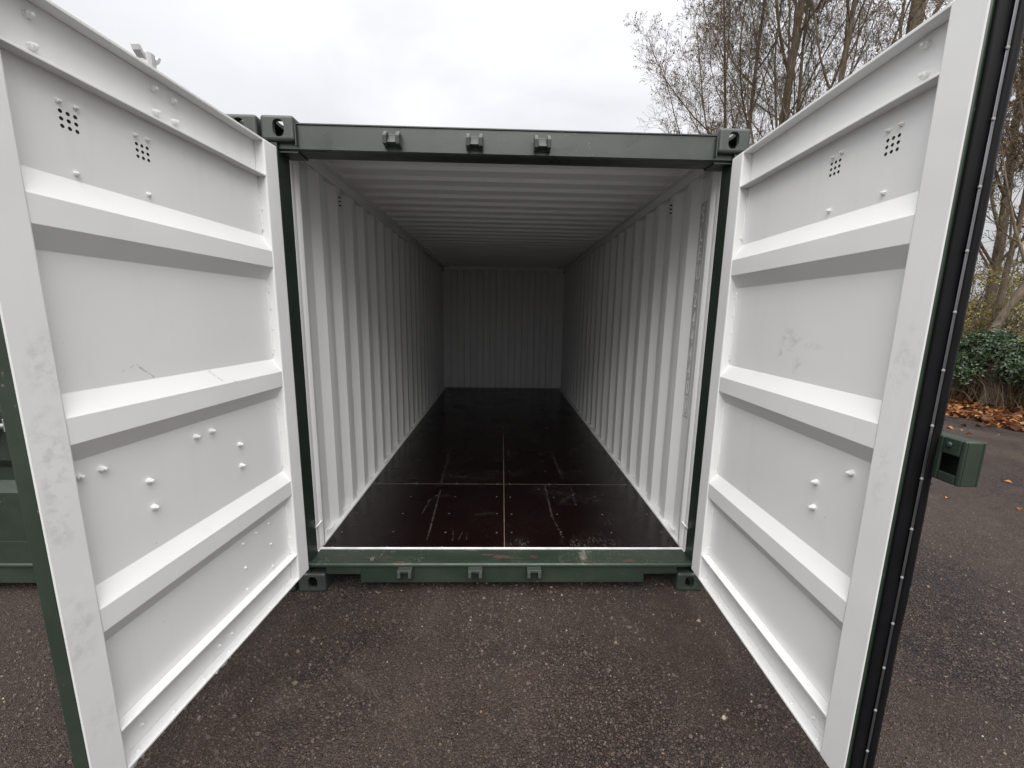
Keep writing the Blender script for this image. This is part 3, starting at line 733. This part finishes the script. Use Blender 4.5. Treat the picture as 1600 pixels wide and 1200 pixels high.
tree('tree', 'fine-twigged tree standing behind the straight one', (12.2, 17.0, .5), 16, .11, 105, (-.02, .0), .2, .7, 1500, 1.1)
tree('tree', 'dark thick tree seen above the right door top', (10.4, 9.2, .4), 15, .22, 71, (.0, -.02), .35, .6, 500, .9)
tree('tree', 'slender leaning tree beside the right door edge', (9.4, 5.85, .2), 7.5, .085, 83, (.30, -.10), .3, .6, 700, .9)
tree('tree', 'small tangled thicket tree rising out of the yellow hedge', (10.7, 6.5, .3), 6.5, .07, 111, (.03, -.02), .12, .8, 900, 1.0)
tree('tree', 'twiggy pale tree behind the yellow hedge', (12.0, 7.6, .5), 10, .12, 92, (.02, -.03), .2, .75, 900, 1.05)
tree('tree', 'bare tree at the right picture edge above the hedge', (11.6, 5.6, .5), 11, .13, 97, (-.02, .05), .22, .7, 900, 1.05)

# ================================================================== hedge, ivy, litter
def shrub(name, label, base, rad, h, seed, nl, leaf, mat, stems=26, cat='shrub', group=None, low=.15):
    r = random.Random(seed); root = thing(name, label, cat, base, group); S, L = MB(), MB()
    for i in range(stems):
        a = r.random()*6.28; q = r.random()**.6; top = Vector((math.cos(a)*rad*q, math.sin(a)*rad*q, h*r.uniform(.6, 1.05)*(1-.3*q)))
        p0 = Vector((top.x*.35, top.y*.35, -.05)); mid = p0.lerp(top, .5) + rv(r)*.12*rad
        S.tube([p0, mid, top], [r.uniform(.008, .018), .007, .003], 4, cap=False)
        for j in range(6):
            t = r.uniform(.3, 1); p = p0.lerp(top, t); e = p + rv(r)*rad*.4 + Vector((0, 0, .1)); S.tube([p, p.lerp(e, .5)+rv(r)*.04, e], [.005, .004, .002], 3, cap=False)
    clumps = [(Vector((math.cos(a)*rad*q, math.sin(a)*rad*q, h*(low + (1-low)*r.random()**.8)*(1-.35*q*q))), rad*r.uniform(.16, .34)) for a, q in [(r.random()*6.28, r.random()**.5) for _ in range(46)]]
    for i in range(nl):
        c, cr = r.choice(clumps); p = c + rv(r)*cr*r.random()**.4; s = leaf*r.uniform(.6, 1.25)
        n = (rv(r)*.7 + Vector((-.5, -.4, .5))).normalized(); d = rv(r); d = (d - n*d.dot(n)).normalized()
        leafquad(L, p, d, n, s, s*.8)
    link('stems', S.mesh('stems', [M['bark']], fix=False), root); link('foliage', L.mesh('foliage', [mat], fix=False), root)
    return root
gh = 'yellowing hedge shrubs along the bank'
hs = [((10.6, 4.4, .25), 1.3, 2.5, 'yellowing shrub at the right picture edge behind the ivy'), ((10.5, 6.1, .3), 1.3, 2.5, 'yellow-green shrub behind the slender leaning tree'), ((10.6, 7.9, .3), 1.4, 2.6, 'yellowing shrub close to the right door edge'),
      ((12.6, 5.6, .4), 1.6, 3.0, 'tall loose shrub in the second row at the right edge'), ((12.8, 8.2, .4), 1.7, 3.1, 'tall loose shrub in the second row near the door edge')]
for i, (b, rr, h, lab) in enumerate(hs): shrub('shrub', lab, b, rr, h, 130+i, 5600, .052, M['hedge_leaf'], 44, group=gh)
shrub('ivy_bush', 'dark green ivy bush above the leaf litter', (9.35, 5.0, .42), .85, 1.0, 150, 7000, .06, M['ivy'], 20, 'ivy', None, .35)
shrub('ivy_bush', 'dark ivy clump spreading right at the picture edge', (9.2, 4.1, .40), .7, .95, 151, 5000, .06, M['ivy'], 16, 'ivy', None, .3)
shrub('ivy_bush', 'ivy clump next to the right door edge', (9.5, 6.1, .42), .75, .85, 152, 4600, .06, M['ivy'], 16, 'ivy', None, .3)
# stump under the ivy
s = MB(); s.tube([(0, 0, -.1), (.02, 0, .15), (.0, .02, .5), (.06, .05, .85)], [.24, .17, .14, .10], 10)
o = part('tree_stump', s, M['bark'], None, smooth=True, label='dark ivy-grown stump under the ivy bush', category='stump'); o.location = (9.15, 4.95, .12)
# dry stems and litter
r = random.Random(77); D = MB()
for i in range(1500):
    x = r.uniform(8.75, 10.2); y = r.uniform(2.0, 9.0); z = bank_h(x, y); h = r.uniform(.25, .7); e = Vector((x, y, z)) + Vector((r.uniform(-.35, .35), r.uniform(-.35, .35), h))
    m = Vector((x, y, z)).lerp(e, .55) + Vector((0, 0, .1)); D.tube([(x, y, z-.02), m, e], [.004, .003, .0015], 3, cap=False)
o = link('dry_stems', D.mesh('dry_stems', [M['grass']], fix=False)); o['kind'] = 'stuff'; o['label'] = 'dry tan stems and grass under the hedge'; o['category'] = 'dry grass'
F = MB()
for i in range(15000):
    y = r.uniform(-3, 13); x = 8.0 + abs(r.gauss(0, .75)) + max(0, y-9)*.02
    if r.random() < .05: x -= r.random()**2*1.6
    z = bank_h(x, y) + r.uniform(.0, .05) + (.004 if x < 8.15 else .01)
    n = (Vector((0, 0, 1)) + rv(r)*.65).normalized(); d = rv(r); d = (d - n*d.dot(n)).normalized(); s = r.uniform(.06, .14); leafquad(F, Vector((x, y, z)), d, n, s, s*.75)
for i in range(70):
    x, y = r.uniform(1.6, 7.5), r.uniform(-.5, 6); n = (Vector((0, 0, 1)) + rv(r)*.3).normalized(); d = rv(r); d = (d - n*d.dot(n)).normalized(); s = r.uniform(.02, .06)
    leafquad(F, Vector((x, y, .006)), d, n, s, s*.7)
o = link('fallen_leaves', F.mesh('fallen_leaves', [M['litter']], fix=False)); o['kind'] = 'stuff'; o['label'] = 'rust brown fallen leaves along the edge of the tarmac'; o['category'] = 'leaf litter'
